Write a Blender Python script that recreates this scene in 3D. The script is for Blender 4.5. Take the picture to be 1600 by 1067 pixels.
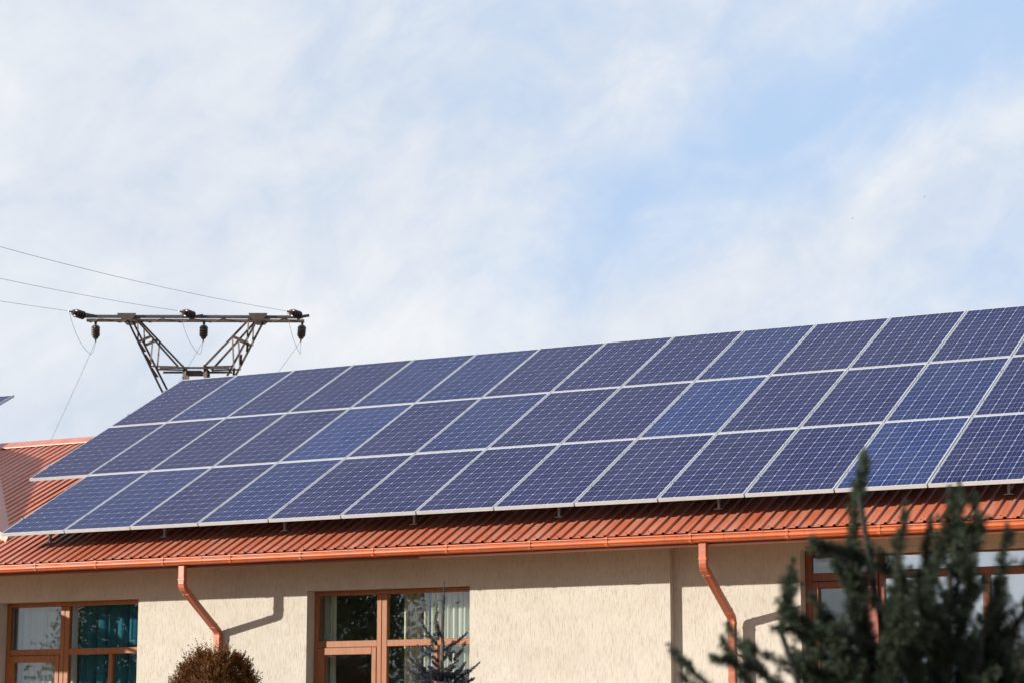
import bpy, math, random
import numpy as np
from mathutils import Vector, Matrix

random.seed(7)
rng = np.random.default_rng(11)
scene = bpy.context.scene
for o in list(bpy.data.objects):
    bpy.data.objects.remove(o)
R = math.radians
PI = math.pi

# ------------------------------------------------------------------ camera
YAW, PITCH, ROLL = -0.476657, 0.175046, -0.00064
FWD = Vector((math.sin(YAW) * math.cos(PITCH), math.cos(YAW) * math.cos(PITCH), math.sin(PITCH)))
RGT = Vector((math.cos(YAW), -math.sin(YAW), 0))
UP = RGT.cross(FWD)
cam_d = bpy.data.cameras.new('camera')
cam = bpy.data.objects.new('camera', cam_d)
scene.collection.objects.link(cam)
cam.matrix_world = Matrix(((RGT.x, UP.x, -FWD.x, 0), (RGT.y, UP.y, -FWD.y, 0), (RGT.z, UP.z, -FWD.z, 1.6), (0, 0, 0, 1)))
cam_d.sensor_width = 36
cam_d.lens = 3584.26 / 1600 * 36
cam_d.clip_start = 0.1
cam_d.clip_end = 20000
cam_d.dof.use_dof = True
cam_d.dof.focus_distance = 27.5
cam_d.dof.aperture_fstop = 5.2
scene.camera = cam

# ------------------------------------------------------------------ sun and sky
SUN = Vector((0.684, 0.673, -0.272)).normalized()      # direction the light travels
sun_d = bpy.data.lights.new('sun', 'SUN')
sun_d.energy = 5.0
sun_d.angle = R(0.55)
sun_d.color = (1.0, 0.94, 0.85)
sun = bpy.data.objects.new('sun', sun_d)
scene.collection.objects.link(sun)
sun.rotation_euler = SUN.to_track_quat('-Z', 'Y').to_euler()
sun.location = (-30, -10, 25)

world = bpy.data.worlds.new('World')
scene.world = world
world.use_nodes = True


class NT:
    """small helper round a node tree"""
    def __init__(s, tree):
        s.t = tree; s.n = tree.nodes; s.l = tree.links
    def new(s, typ, **kw):
        nd = s.n.new(typ)
        for k, v in kw.items():
            setattr(nd, k, v)
        return nd
    def link(s, a, b):
        s.l.new(a, b)
    def val(s, nd, key, v):
        if hasattr(v, 'is_output'):
            s.l.new(v, nd.inputs[key])
        else:
            nd.inputs[key].default_value = v
    def math(s, op, a, b=0.0, clamp=False):
        nd = s.n.new('ShaderNodeMath'); nd.operation = op; nd.use_clamp = clamp
        s.val(nd, 0, a); s.val(nd, 1, b)
        return nd.outputs[0]
    def maprange(s, v, a, b, c, d, smooth=False):
        nd = s.n.new('ShaderNodeMapRange')
        if smooth: nd.interpolation_type = 'SMOOTHSTEP'
        s.val(nd, 0, v)
        for i, x in enumerate((a, b, c, d)): nd.inputs[i + 1].default_value = x
        return nd.outputs[0]
    def noise(s, vec, scale, detail=4, rough=0.5, dist=0.0):
        nd = s.n.new('ShaderNodeTexNoise')
        if vec is not None: s.l.new(vec, nd.inputs['Vector'])
        nd.inputs['Scale'].default_value = scale; nd.inputs['Detail'].default_value = detail
        nd.inputs['Roughness'].default_value = rough; nd.inputs['Distortion'].default_value = dist
        return nd.outputs['Fac']
    def mix(s, fac, a, b):
        nd = s.n.new('ShaderNodeMix'); nd.data_type = 'RGBA'
        s.val(nd, 0, fac); s.val(nd, 6, a); s.val(nd, 7, b)
        return nd.outputs[2]
    def mapping(s, vec, loc=(0, 0, 0), rot=(0, 0, 0), scale=(1, 1, 1)):
        nd = s.n.new('ShaderNodeMapping'); s.l.new(vec, nd.inputs[0])
        nd.inputs[1].default_value = loc; nd.inputs[2].default_value = rot; nd.inputs[3].default_value = scale
        return nd.outputs[0]


def build_world():
    w = NT(world.node_tree)
    w.n.clear()
    out = w.new('ShaderNodeOutputWorld'); bg = w.new('ShaderNodeBackground')
    sky = w.new('ShaderNodeTexSky', sky_type='NISHITA', sun_disc=False)
    sky.sun_elevation = math.asin(-SUN.z)
    sky.sun_rotation = math.atan2(-SUN.x, -SUN.y)
    sky.air_density = 1.0; sky.dust_density = 1.2; sky.ozone_density = 1.6
    tc = w.new('ShaderNodeTexCoord')
    d = tc.outputs['Generated']
    def dot(v):
        nd = w.new('ShaderNodeVectorMath', operation='DOT_PRODUCT'); w.link(d, nd.inputs[0]); nd.inputs[1].default_value = v
        return nd.outputs['Value']
    # wind blows the cloud sheets along one direction: axes of the sheets in world space
    hr = Vector((RGT.x, RGT.y, 0)); hu = Vector((0, 0, 1)); hf = Vector((-RGT.y, RGT.x, 0))
    c30, s30 = math.cos(R(27)), math.sin(R(27))
    along = hr * c30 + hu * s30
    across = hr * s30 - hu * c30
    comb = w.new('ShaderNodeCombineXYZ')
    w.link(dot(along), comb.inputs[0]); w.link(dot(across), comb.inputs[1]); w.link(dot(hf), comb.inputs[2])
    cv = comb.outputs[0]
    n_big = w.noise(w.mapping(cv, loc=(1.7, 0.32, 0.0), scale=(6.0, 9.0, 6.0)), 1.0, 3, 0.5, 0.3)
    n_mid = w.noise(w.mapping(cv, loc=(3.3, 1.2, 0.6), scale=(15.0, 22.0, 15.0)), 1.0, 7, 0.56, 0.5)
    n_fine = w.noise(w.mapping(cv, loc=(0.4, 5.2, 0.6), scale=(46.0, 58.0, 46.0)), 1.0, 7, 0.6, 0.4)
    right = dot(hr)
    acr = dot(across)
    # broad thinning of the cover away from the sun, and a clear lane between two sheets
    dens = w.math('MULTIPLY_ADD', right, -1.15); dens.node.inputs[2].default_value = 0.82
    lane = w.math('MULTIPLY', w.math('ADD', acr, 0.178), 33.0)
    lane = w.math('MULTIPLY', lane, lane)
    lane = w.math('POWER', 2.718, w.math('MULTIPLY', lane, -1.0))
    lane_amt = w.maprange(right, -0.08, 0.12, 0.05, 0.52, True)
    dens = w.math('SUBTRACT', dens, w.math('MULTIPLY', lane, lane_amt))
    bank = w.math('MULTIPLY', w.math('ADD', acr, 0.130), 42.0)
    bank = w.math('POWER', 2.718, w.math('MULTIPLY', w.math('MULTIPLY', bank, bank), -1.0))
    dens = w.math('ADD', dens, w.math('MULTIPLY', bank, 0.22))
    dens = w.math('ADD', dens, w.math('MULTIPLY', w.math('SUBTRACT', n_big, 0.5), 0.80))
    dens = w.math('ADD', dens, w.math('MULTIPLY', w.math('SUBTRACT', n_mid, 0.5), 0.75))
    dens = w.math('ADD', dens, w.math('MULTIPLY', w.math('SUBTRACT', n_fine, 0.5), 0.34))
    elev = dot(hu)
    dens = w.math('ADD', dens, w.maprange(elev, 0.0, 0.16, 0.28, 0.0))
    dens = w.math('SUBTRACT', dens, w.maprange(elev, 0.33, 0.8, 0.0, 0.55))
    cover = w.maprange(dens, 0.05, 0.98, 0.0, 1.0, True)
    # cloud colour: lit tops and pale grey-blue undersides
    lum = w.maprange(n_mid, 0.35, 0.68, 0.0, 1.0)
    lum2 = w.maprange(n_big, 0.4, 0.62, 0.0, 1.0)
    lum3 = w.maprange(n_fine, 0.35, 0.65, 0.0, 1.0)
    lum = w.math('ADD', w.math('ADD', w.math('MULTIPLY', lum, 0.42), w.math('MULTIPLY', lum2, 0.40)), w.math('MULTIPLY', lum3, 0.18))
    ccol = w.mix(lum, (6.5, 7.3, 8.5, 1), (9.4, 9.5, 9.7, 1))
    hazy = w.mix(0.85, sky.outputs[0], (5.5, 7.35, 10.2, 1))
    col = w.mix(cover, hazy, ccol)
    w.link(col, bg.inputs[0]); bg.inputs[1].default_value = 0.060
    w.link(bg.outputs[0], out.inputs[0])


build_world()
vs = scene.view_settings
vs.view_transform = 'Standard'; vs.look = 'None'; vs.exposure = 0.72; vs.gamma = 1; vs.use_curve_mapping = False
scene.render.engine = 'CYCLES'

# ------------------------------------------------------------------ helpers
COL = scene.collection


def tag(o, label=None, cat=None, group=None, kind=None):
    if label: o['label'] = label
    if cat: o['category'] = cat
    if group: o['group'] = group
    if kind: o['kind'] = kind
    return o


def empty(name, loc=(0, 0, 0), rot=(0, 0, 0), parent=None):
    o = bpy.data.objects.new(name, None)
    COL.objects.link(o); o.location = loc; o.rotation_euler = rot
    o.empty_display_size = 0.1
    if parent: o.parent = parent
    return o


class MB:
    """collects faces; build() links them as one mesh object"""
    def __init__(s):
        s.v = []; s.f = []
    def add(s, vs_, fs):
        b = len(s.v)
        s.v.extend([tuple(p) for p in vs_]); s.f.extend([tuple(i + b for i in f) for f in fs])
        return s
    def box(s, x0, x1, y0, y1, z0, z1):
        return s.add([(x0, y0, z0), (x1, y0, z0), (x1, y1, z0), (x0, y1, z0), (x0, y0, z1), (x1, y0, z1), (x1, y1, z1), (x0, y1, z1)],
                     [(3, 2, 1, 0), (4, 5, 6, 7), (0, 1, 5, 4), (1, 2, 6, 5), (2, 3, 7, 6), (3, 0, 4, 7)])
    def quad(s, a, b, c, d):
        return s.add([a, b, c, d], [(0, 1, 2, 3)])
    def bar(s, a, b, w, h=None, up=(0, 0, 1)):
        """rectangular bar between two points"""
        a = Vector(a); b = Vector(b); h = h or w
        t = (b - a).normalized(); u = Vector(up)
        if abs(t.dot(u)) > 0.98: u = Vector((0, 1, 0))
        x = t.cross(u).normalized(); y = x.cross(t).normalized()
        x *= w / 2; y *= h / 2
        p = [a - x - y, a + x - y, a + x + y, a - x + y, b - x - y, b + x - y, b + x + y, b - x + y]
        return s.add(p, [(3, 2, 1, 0), (4, 5, 6, 7), (0, 1, 5, 4), (1, 2, 6, 5), (2, 3, 7, 6), (3, 0, 4, 7)])
    def angle(s, a, b, w, t, up=(0, 0, 1), flip=1):
        """L-section steel angle"""
        a = Vector(a); b = Vector(b)
        tt = (b - a).normalized(); u = Vector(up)
        if abs(tt.dot(u)) > 0.98: u = Vector((0, 1, 0))
        x = tt.cross(u).normalized() * flip; y = x.cross(tt).normalized() * flip
        prof = [(0, 0), (w, 0), (w, t), (t, t), (t, w), (0, w)]
        p = [a + x * i + y * j for i, j in prof] + [b + x * i + y * j for i, j in prof]
        n = 6
        return s.add(p, [tuple(range(n))[::-1], tuple(range(n, 2 * n))] + [(i, (i + 1) % n, n + (i + 1) % n, n + i) for i in range(n)])
    def tube(s, pts, radii, seg=6, cap=True):
        pts = [Vector(p) for p in pts]
        if not isinstance(radii, (list, tuple)): radii = [radii] * len(pts)
        n = len(pts); vsn = []; prev = None
        for i, p in enumerate(pts):
            t = (pts[min(i + 1, n - 1)] - pts[max(i - 1, 0)]).normalized()
            ref = prev if prev is not None else (Vector((0, 0, 1)) if abs(t.z) < 0.9 else Vector((1, 0, 0)))
            x = (ref - t * ref.dot(t)).normalized(); y = t.cross(x); prev = x
            for k in range(seg):
                a = 2 * PI * k / seg
                vsn.append(p + (x * math.cos(a) + y * math.sin(a)) * radii[i])
        fs = []
        for i in range(n - 1):
            for k in range(seg):
                k2 = (k + 1) % seg
                fs.append((i * seg + k, i * seg + k2, (i + 1) * seg + k2, (i + 1) * seg + k))
        if cap:
            fs.append(tuple(range(seg))[::-1]); fs.append(tuple(range((n - 1) * seg, n * seg)))
        return s.add(vsn, fs)
    def lathe(s, prof, origin, axis, seg=16):
        """prof: list of (distance along axis, radius)"""
        o = Vector(origin); ax = Vector(axis).normalized()
        ref = Vector((0, 0, 1)) if abs(ax.z) < 0.9 else Vector((1, 0, 0))
        x = (ref - ax * ref.dot(ax)).normalized(); y = ax.cross(x)
        vsn = []
        for d_, r_ in prof:
            for k in range(seg):
                a = 2 * PI * k / seg
                vsn.append(o + ax * d_ + (x * math.cos(a) + y * math.sin(a)) * r_)
        fs = []
        n = len(prof)
        for i in range(n - 1):
            for k in range(seg):
                k2 = (k + 1) % seg
                fs.append((i * seg + k, i * seg + k2, (i + 1) * seg + k2, (i + 1) * seg + k))
        fs.append(tuple(range(seg))[::-1]); fs.append(tuple(range((n - 1) * seg, n * seg)))
        return s.add(vsn, fs)
    def extrude_x(s, prof, x0, x1, closed=True, caps=True):
        """profile of (y,z) points run along x"""
        n = len(prof)
        p = [(x0, y, z) for y, z in prof] + [(x1, y, z) for y, z in prof]
        rngn = n if closed else n - 1
        fs = [(i, (i + 1) % n, n + (i + 1) % n, n + i) for i in range(rngn)]
        if caps and closed: fs += [tuple(range(n))[::-1], tuple(range(n, 2 * n))]
        return s.add(p, fs)
    def mesh(s, name, mat=None, smooth=False):
        m = bpy.data.meshes.new(name)
        m.from_pydata(s.v, [], s.f)
        m.update()
        if mat: m.materials.append(mat)
        if smooth:
            m.polygons.foreach_set('use_smooth', [True] * len(m.polygons))
        return m
    def build(s, name, mat=None, parent=None, smooth=False, bevel=0.0, loc=None):
        o = bpy.data.objects.new(name, s.mesh(name, mat, smooth))
        COL.objects.link(o)
        if parent: o.parent = parent
        if loc is not None: o.location = loc
        if bevel:
            b = o.modifiers.new('bevel', 'BEVEL'); b.width = bevel; b.segments = 2; b.limit_method = 'ANGLE'; b.angle_limit = R(40)
        return o


# ------------------------------------------------------------------ materials
def base_mat(name):
    m = bpy.data.materials.new(name); m.use_nodes = True
    t = NT(m.node_tree)
    return m, t, t.n['Principled BSDF']


def mat_simple(name, col, rough=0.5, metal=0.0, spec=0.5, var=0.15, scale=6.0, bump=0.0, bscale=60.0):
    m, t, p = base_mat(name)
    tc = t.new('ShaderNodeTexCoord')
    n = t.noise(tc.outputs['Object'], scale, 5, 0.6)
    a = tuple(c * (1 - var) for c in col) + (1,); b = tuple(min(1, c * (1 + var)) for c in col) + (1,)
    t.link(t.mix(t.maprange(n, 0.3, 0.7, 0, 1), a, b), p.inputs['Base Color'])
    p.inputs['Metallic'].default_value = metal
    p.inputs['Specular IOR Level'].default_value = spec
    n2 = t.noise(tc.outputs['Object'], scale * 3.1, 4)
    t.link(t.maprange(n2, 0.3, 0.7, max(0.02, rough - 0.07), min(1, rough + 0.07)), p.inputs['Roughness'])
    if bump:
        b_ = t.new('ShaderNodeBump'); b_.inputs['Strength'].default_value = bump; b_.inputs['Distance'].default_value = 0.01
        t.link(t.noise(tc.outputs['Object'], bscale, 4), b_.inputs['Height']); t.link(b_.outputs[0], p.inputs['Normal'])
    return m


def mat_roof():
    m, t, p = base_mat('red_painted_sheet_metal')
    g = t.new('ShaderNodeNewGeometry'); pos = g.outputs['Position']
    n = t.noise(pos, 0.9, 5, 0.6); n2 = t.noise(t.mapping(pos, scale=(9, 1.4, 1.4)), 1.0, 5, 0.65); n3 = t.noise(pos, 55, 3)
    c = t.mix(t.maprange(n, 0.3, 0.7, 0, 1), (0.40, 0.095, 0.044, 1), (0.46, 0.132, 0.070, 1))
    c = t.mix(t.math('MULTIPLY', t.maprange(n2, 0.38, 0.72, 0, 1), 0.42), c, (0.52, 0.32, 0.245, 1))      # chalky rain streaks
    c = t.mix(t.math('MULTIPLY', t.maprange(n3, 0.66, 0.74, 0, 1), 0.5), c, (0.12, 0.045, 0.03, 1))     # specks of dirt
    t.link(c, p.inputs['Base Color'])
    t.link(t.maprange(n2, 0.3, 0.7, 0.30, 0.46), p.inputs['Roughness'])
    p.inputs['Specular IOR Level'].default_value = 0.55
    b = t.new('ShaderNodeBump'); b.inputs['Strength'].default_value = 0.12; b.inputs['Distance'].default_value = 0.01
    t.link(t.noise(pos, 7, 3), b.inputs['Height']); t.link(b.outputs[0], p.inputs['Normal'])
    return m


def mat_gutter(name='copper_red_gutter_paint', k=(1, 1, 1)):
    m, t, p = base_mat(name)
    g = t.new('ShaderNodeNewGeometry'); pos = g.outputs['Position']
    n = t.noise(t.mapping(pos, scale=(1.2, 14, 14)), 1.0, 5, 0.6)
    c = t.mix(t.maprange(n, 0.3, 0.7, 0, 1), (0.36, 0.078, 0.024, 1), (0.46, 0.115, 0.036, 1))
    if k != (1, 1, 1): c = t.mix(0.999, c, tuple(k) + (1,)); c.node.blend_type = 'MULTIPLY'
    drip = t.noise(t.mapping(pos, scale=(22, 22, 1.5)), 1.0, 4, 0.6)
    c = t.mix(t.math('MULTIPLY', t.maprange(drip, 0.52, 0.72, 0, 1), 0.38), c, (0.13, 0.05, 0.028, 1))      # water stains
    t.link(c, p.inputs['Base Color'])
    t.link(t.maprange(n, 0.3, 0.7, 0.30, 0.50), p.inputs['Roughness'])
    p.inputs['Specular IOR Level'].default_value = 0.5
    return m


def mat_plaster():
    m, t, p = base_mat('cream_scratched_plaster')
    g = t.new('ShaderNodeNewGeometry'); pos = g.outputs['Position']
    big = t.noise(pos, 0.7, 4, 0.6)
    streak = t.noise(t.mapping(pos, scale=(14, 14, 1.1)), 1.0, 4, 0.6)
    scr = t.noise(t.mapping(pos, scale=(120, 120, 11)), 1.0, 4, 0.6, 0.6)
    grain = t.noise(pos, 240, 3, 0.6)
    c = t.mix(t.maprange(big, 0.3, 0.7, 0, 1), (0.39, 0.355, 0.300, 1), (0.435, 0.404, 0.352, 1))
    mot = t.noise(pos, 3.2, 6, 0.68)
    c = t.mix(t.math('MULTIPLY', t.maprange(mot, 0.40, 0.68, 0, 1), 0.45), c, (0.485, 0.452, 0.395, 1))
    c = t.mix(t.math('MULTIPLY', t.maprange(streak, 0.5, 0.8, 0, 1), 0.30), c, (0.37, 0.305, 0.225, 1))
    groove = t.maprange(scr, 0.54, 0.68, 0, 1)
    c = t.mix(t.math('MULTIPLY', groove, 0.5), c, (0.27, 0.21, 0.145, 1))
    t.link(c, p.inputs['Base Color']); p.inputs['Roughness'].default_value = 0.92
    p.inputs['Specular IOR Level'].default_value = 0.15
    h = t.math('SUBTRACT', t.math('MULTIPLY', grain, 0.25), t.math('MULTIPLY', groove, 0.8))
    b = t.new('ShaderNodeBump'); b.inputs['Strength'].default_value = 0.55; b.inputs['Distance'].default_value = 0.006
    t.link(h, b.inputs['Height']); t.link(b.outputs[0], p.inputs['Normal'])
    return m


def mat_wood(name='golden_oak_frame', ca=(0.175, 0.060, 0.019, 1), cb=(0.28, 0.100, 0.033, 1)):
    m, t, p = base_mat(name)
    g = t.new('ShaderNodeNewGeometry'); pos = g.outputs['Position']
    n = t.noise(t.mapping(pos, scale=(30, 30, 3)), 1.0, 5, 0.6, 1.5)
    c = t.mix(t.maprange(n, 0.3, 0.7, 0, 1), ca, cb)
    t.link(c, p.inputs['Base Color']); p.inputs['Roughness'].default_value = 0.42; p.inputs['Specular IOR Level'].default_value = 0.3
    return m


def mat_cell(name, ca, cb, coat):
    m, t, p = base_mat(name)
    oi = t.new('ShaderNodeObjectInfo'); tc = t.new('ShaderNodeTexCoord')
    n = t.noise(tc.outputs['Object'], 30, 3)
    f = t.math('ADD', t.math('MULTIPLY', oi.outputs['Random'], 0.6), t.math('MULTIPLY', n, 0.4))
    c = t.mix(f, ca, cb)
    sep = t.new('ShaderNodeSeparateXYZ'); t.link(tc.outputs['Object'], sep.inputs[0])
    # three bus bars printed down each cell
    ph = t.math('FRACT', t.math('MULTIPLY', t.math('ADD', sep.outputs[0], 1.0), 1 / 0.052))
    bus = t.math('LESS_THAN', t.math('ABSOLUTE', t.math('SUBTRACT', ph, 0.73)), 0.02)
    c = t.mix(t.math('MULTIPLY', bus, 0.6), c, (0.42, 0.44, 0.50, 1))
    g = t.new('ShaderNodeNewGeometry')
    dust = t.maprange(t.noise(t.mapping(g.outputs['Position'], scale=(1.3, 0.7, 0.7)), 1.0, 6, 0.62), 0.42, 0.75, 0.0, 0.11)
    c = t.mix(dust, c, (0.15, 0.155, 0.18, 1))          # thin film of dust
    t.link(c, p.inputs['Base Color'])
    t.link(t.maprange(dust, 0.0, 0.11, 0.24, 0.42), p.inputs['Roughness'])
    p.inputs['Specular IOR Level'].default_value = 0.03
    p.inputs['Coat Weight'].default_value = coat
    p.inputs['Coat IOR'].default_value = 1.33
    p.inputs['Coat Roughness'].default_value = 0.09
    return m


def mat_glass(name, refl, tint=(0.93, 0.97, 0.96, 1)):
    m = bpy.data.materials.new(name); m.use_nodes = True
    t = NT(m.node_tree); t.n.clear()
    out = t.new('ShaderNodeOutputMaterial'); mx = t.new('ShaderNodeMixShader')
    tr = t.new('ShaderNodeBsdfTransparent'); gl = t.new('ShaderNodeBsdfGlossy')
    tr.inputs[0].default_value = tint; gl.inputs[0].default_value = (0.93, 0.96, 0.98, 1); gl.inputs['Roughness'].default_value = 0.01
    lw = t.new('ShaderNodeLayerWeight'); lw.inputs[0].default_value = 0.5
    sch = t.math('POWER', lw.outputs['Facing'], 5.0)
    fac = t.math('MULTIPLY_ADD', sch, 1.0 - refl); fac.node.inputs[2].default_value = refl
    # faint waviness of float glass
    g = t.new('ShaderNodeNewGeometry')
    b = t.new('ShaderNodeBump'); b.inputs['Strength'].default_value = 0.10; b.inputs['Distance'].default_value = 0.01
    t.link(t.noise(g.outputs['Position'], 2.2, 2), b.inputs['Height']); t.link(b.outputs[0], gl.inputs['Normal'])
    t.link(fac, mx.inputs[0]); t.link(tr.outputs[0], mx.inputs[1]); t.link(gl.outputs[0], mx.inputs[2]); t.link(mx.outputs[0], out.inputs[0])
    return m


def mat_leaf(name, ca, cb, rough=0.6, trans=0.15):
    m = bpy.data.materials.new(name); m.use_nodes = True
    t = NT(m.node_tree); p = t.n['Principled BSDF']; out = t.n['Material Output']
    g = t.new('ShaderNodeNewGeometry')
    f = t.math('ADD', t.math('MULTIPLY', g.outputs['Random Per Island'], 0.55), t.math('MULTIPLY', t.noise(g.outputs['Position'], 7, 3), 0.45))
    c = t.mix(f, ca, cb)
    t.link(c, p.inputs['Base Color']); p.inputs['Roughness'].default_value = rough; p.inputs['Specular IOR Level'].default_value = 0.25
    tl = t.new('ShaderNodeBsdfTranslucent'); t.link(c, tl.inputs[0])
    mx = t.new('ShaderNodeMixShader'); mx.inputs[0].default_value = trans
    t.link(p.outputs[0], mx.inputs[1]); t.link(tl.outputs[0], mx.inputs[2]); t.link(mx.outputs[0], out.inputs[0])
    return m


def mat_cloth(name, col, trans=0.25):
    m = bpy.data.materials.new(name); m.use_nodes = True
    t = NT(m.node_tree); p = t.n['Principled BSDF']; out = t.n['Material Output']
    g = t.new('ShaderNodeNewGeometry')
    n = t.noise(t.mapping(g.outputs['Position'], scale=(25, 25, 2)), 1.0, 3)
    c = t.mix(n, tuple(x * 0.8 for x in col) + (1,), tuple(min(1, x * 1.15) for x in col) + (1,))
    t.link(c, p.inputs['Base Color']); p.inputs['Roughness'].default_value = 0.9; p.inputs['Specular IOR Level'].default_value = 0.1
    tl = t.new('ShaderNodeBsdfTranslucent'); t.link(c, tl.inputs[0])
    mx = t.new('ShaderNodeMixShader'); mx.inputs[0].default_value = trans
    t.link(p.outputs[0], mx.inputs[1]); t.link(tl.outputs[0], mx.inputs[2]); t.link(mx.outputs[0], out.inputs[0])
    return m


M = dict(
    roof=mat_roof(), gutter=mat_gutter(), pipe=mat_gutter('copper_brown_pipe_paint', (0.80, 0.92, 1.25)), plaster=mat_plaster(), wood=mat_wood(), wood_shaded=mat_wood('shaded_oak_frame', (0.105, 0.034, 0.018, 1), (0.17, 0.056, 0.028, 1)),  # entrance frame wood is a darker copy, its shade put into the colour
    fascia=mat_simple('dark_red_fascia', (0.20, 0.05, 0.03), 0.5, var=0.12, scale=2),
    trim=mat_simple('red_drip_trim', (0.55, 0.24, 0.16), 0.45, var=0.1, scale=2),
    soffit=mat_simple('warm_bounce_soffit', (0.42, 0.20, 0.085), 0.7, var=0.15, scale=3),  # hidden underside, tone chosen to bounce warm light onto the shaded wall
    post=mat_simple('red_brown_post', (0.22, 0.055, 0.035), 0.5, var=0.15, scale=3),
    alu=mat_simple('anodised_aluminium', (0.47, 0.47, 0.47), 0.38, metal=0.2, var=0.05, scale=4),
    steel=mat_simple('galvanised_steel', (0.36, 0.36, 0.37), 0.45, metal=0.7, var=0.12, scale=12),
    sheet=mat_simple('white_backsheet', (0.42, 0.45, 0.54), 0.30, spec=0.5, var=0.04, scale=4),
    tower=mat_simple('weathered_brown_steel', (0.072, 0.050, 0.043), 0.7, metal=0.2, var=0.3, scale=5, bump=0.2),
    porcelain=mat_simple('brown_porcelain', (0.035, 0.02, 0.018), 0.34, spec=0.5, var=0.25, scale=5),
    wire=mat_simple('weathered_wire', (0.22, 0.24, 0.28), 0.5, metal=0.6, var=0.1, scale=1),
    room=mat_simple('dim_room_paint', (0.34, 0.33, 0.31), 0.9, var=0.1, scale=1),
    bark=mat_simple('conifer_bark', (0.018, 0.016, 0.012), 0.9, var=0.3, scale=30),
    twig=mat_simple('spruce_twig', (0.075, 0.048, 0.036), 0.85, var=0.3, scale=30),
    bird=mat_simple('grey_bird', (0.16, 0.17, 0.19), 0.8, var=0.2, scale=5),
    glass=mat_glass('window_glass', 0.085), glass_sun=mat_glass('sun_control_glass', 0.52, (0.6, 0.66, 0.68, 1)),
    teal=mat_cloth('teal_curtain', (0.032, 0.15, 0.215)), grey=mat_cloth('pale_grey_curtain', (0.55, 0.60, 0.62)),
    beige=mat_cloth('beige_curtain', (0.66, 0.60, 0.48)), sheer=mat_cloth('ivory_sheer', (0.74, 0.73, 0.63), 0.35),
)
CELL = dict(
    dark=mat_cell('indigo_silicon', (0.008, 0.0098, 0.051, 1), (0.0135, 0.015, 0.067, 1), 0.045),
    mid=mat_cell('navy_silicon', (0.0082, 0.015, 0.065, 1), (0.013, 0.021, 0.085, 1), 0.045),
    blue=mat_cell('bright_blue_silicon', (0.009, 0.019, 0.083, 1), (0.014, 0.026, 0.104, 1), 0.05),
)

# ------------------------------------------------------------------ ground
def build_ground():
    m, t, p = base_mat('dry_grass_ground')
    g = t.new('ShaderNodeNewGeometry'); pos = g.outputs['Position']
    n = t.noise(pos, 0.25, 6, 0.65); n2 = t.noise(pos, 9, 5, 0.7)
    c = t.mix(t.maprange(n, 0.35, 0.65, 0, 1), (0.16, 0.13, 0.06, 1), (0.32, 0.22, 0.12, 1))
    c = t.mix(t.math('MULTIPLY', n2, 0.4), c, (0.10, 0.08, 0.05, 1))
    t.link(c, p.inputs['Base Color']); p.inputs['Roughness'].default_value = 0.95
    b = t.new('ShaderNodeBump'); b.inputs['Strength'].default_value = 0.8; t.link(n2, b.inputs['Height']); t.link(b.outputs[0], p.inputs['Normal'])
    o = MB().quad((-6000, -6000, 0), (6000, -6000, 0), (6000, 6000, 0), (-6000, 6000, 0)).build('ground', m)
    tag(o, kind='structure')
    m2, t, p = base_mat('warm_bounce_paving')  # unseen paving, sized and coloured to bounce warm light onto the wall
    g = t.new('ShaderNodeNewGeometry'); n = t.noise(g.outputs['Position'], 1.5, 6, 0.65)
    t.link(t.mix(n, (0.52, 0.28, 0.145, 1), (0.64, 0.37, 0.20, 1)), p.inputs['Base Color']); p.inputs['Roughness'].default_value = 0.9
    o = MB().box(-40, 8, 11.0, 23.48, -0.05, 0.04).build('bounce_pavement', m2)
    tag(o, kind='structure')


build_ground()

# ------------------------------------------------------------------ house
TA = math.tan(R(26)); CA = math.cos(R(26)); SA = math.sin(R(26))
EY, EZ = 22.745, 3.872            # eave edge of the roof sheets
RY = 27.42                        # ridge
RZ = EZ + (RY - EY) * TA
HX0, HX1 = -27.6, -1.2
YW, YR = 23.54, 23.64             # wall face, and the slightly set-back wall to the right
XC = -10.178                      # where the wall steps back
ZT = 3.835
OPEN = [(-19.655, -17.43, 1.55, 3.448), (-14.935, -12.707, 1.55, 3.46)]
DOOR = (-8.682, -4.4, 0.12, 3.715)

house = empty('house', (-14.4, 24.0, 0))
house.location = (0, 0, 0)
tag(house, 'long single-storey cream plastered house with red metal roof and brown window frames', 'house')


def front_wall(mb, x0, x1, y, z0, z1, openings, depth):
    xs = sorted({x0, x1} | {a for o in openings for a in o[:2]})
    zs = sorted({z0, z1} | {a for o in openings for a in o[2:]})
    for i in range(len(xs) - 1):
        for j in range(len(zs) - 1):
            cx = (xs[i] + xs[i + 1]) / 2; cz = (zs[j] + zs[j + 1]) / 2
            if any(o[0] < cx < o[1] and o[2] < cz < o[3] for o in openings): continue
            mb.quad((xs[i], y, zs[j]), (xs[i + 1], y, zs[j]), (xs[i + 1], y, zs[j + 1]), (xs[i], y, zs[j + 1]))
    for a, b, c, d in openings:
        y2 = y + depth
        mb.quad((a, y, c), (a, y, d), (a, y2, d), (a, y2, c))
        mb.quad((b, y, d), (b, y, c), (b, y2, c), (b, y2, d))
        mb.quad((a, y, d), (b, y, d), (b, y2, d), (a, y2, d))
        mb.quad((b, y, c), (a, y, c), (a, y2, c), (b, y2, c))


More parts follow.
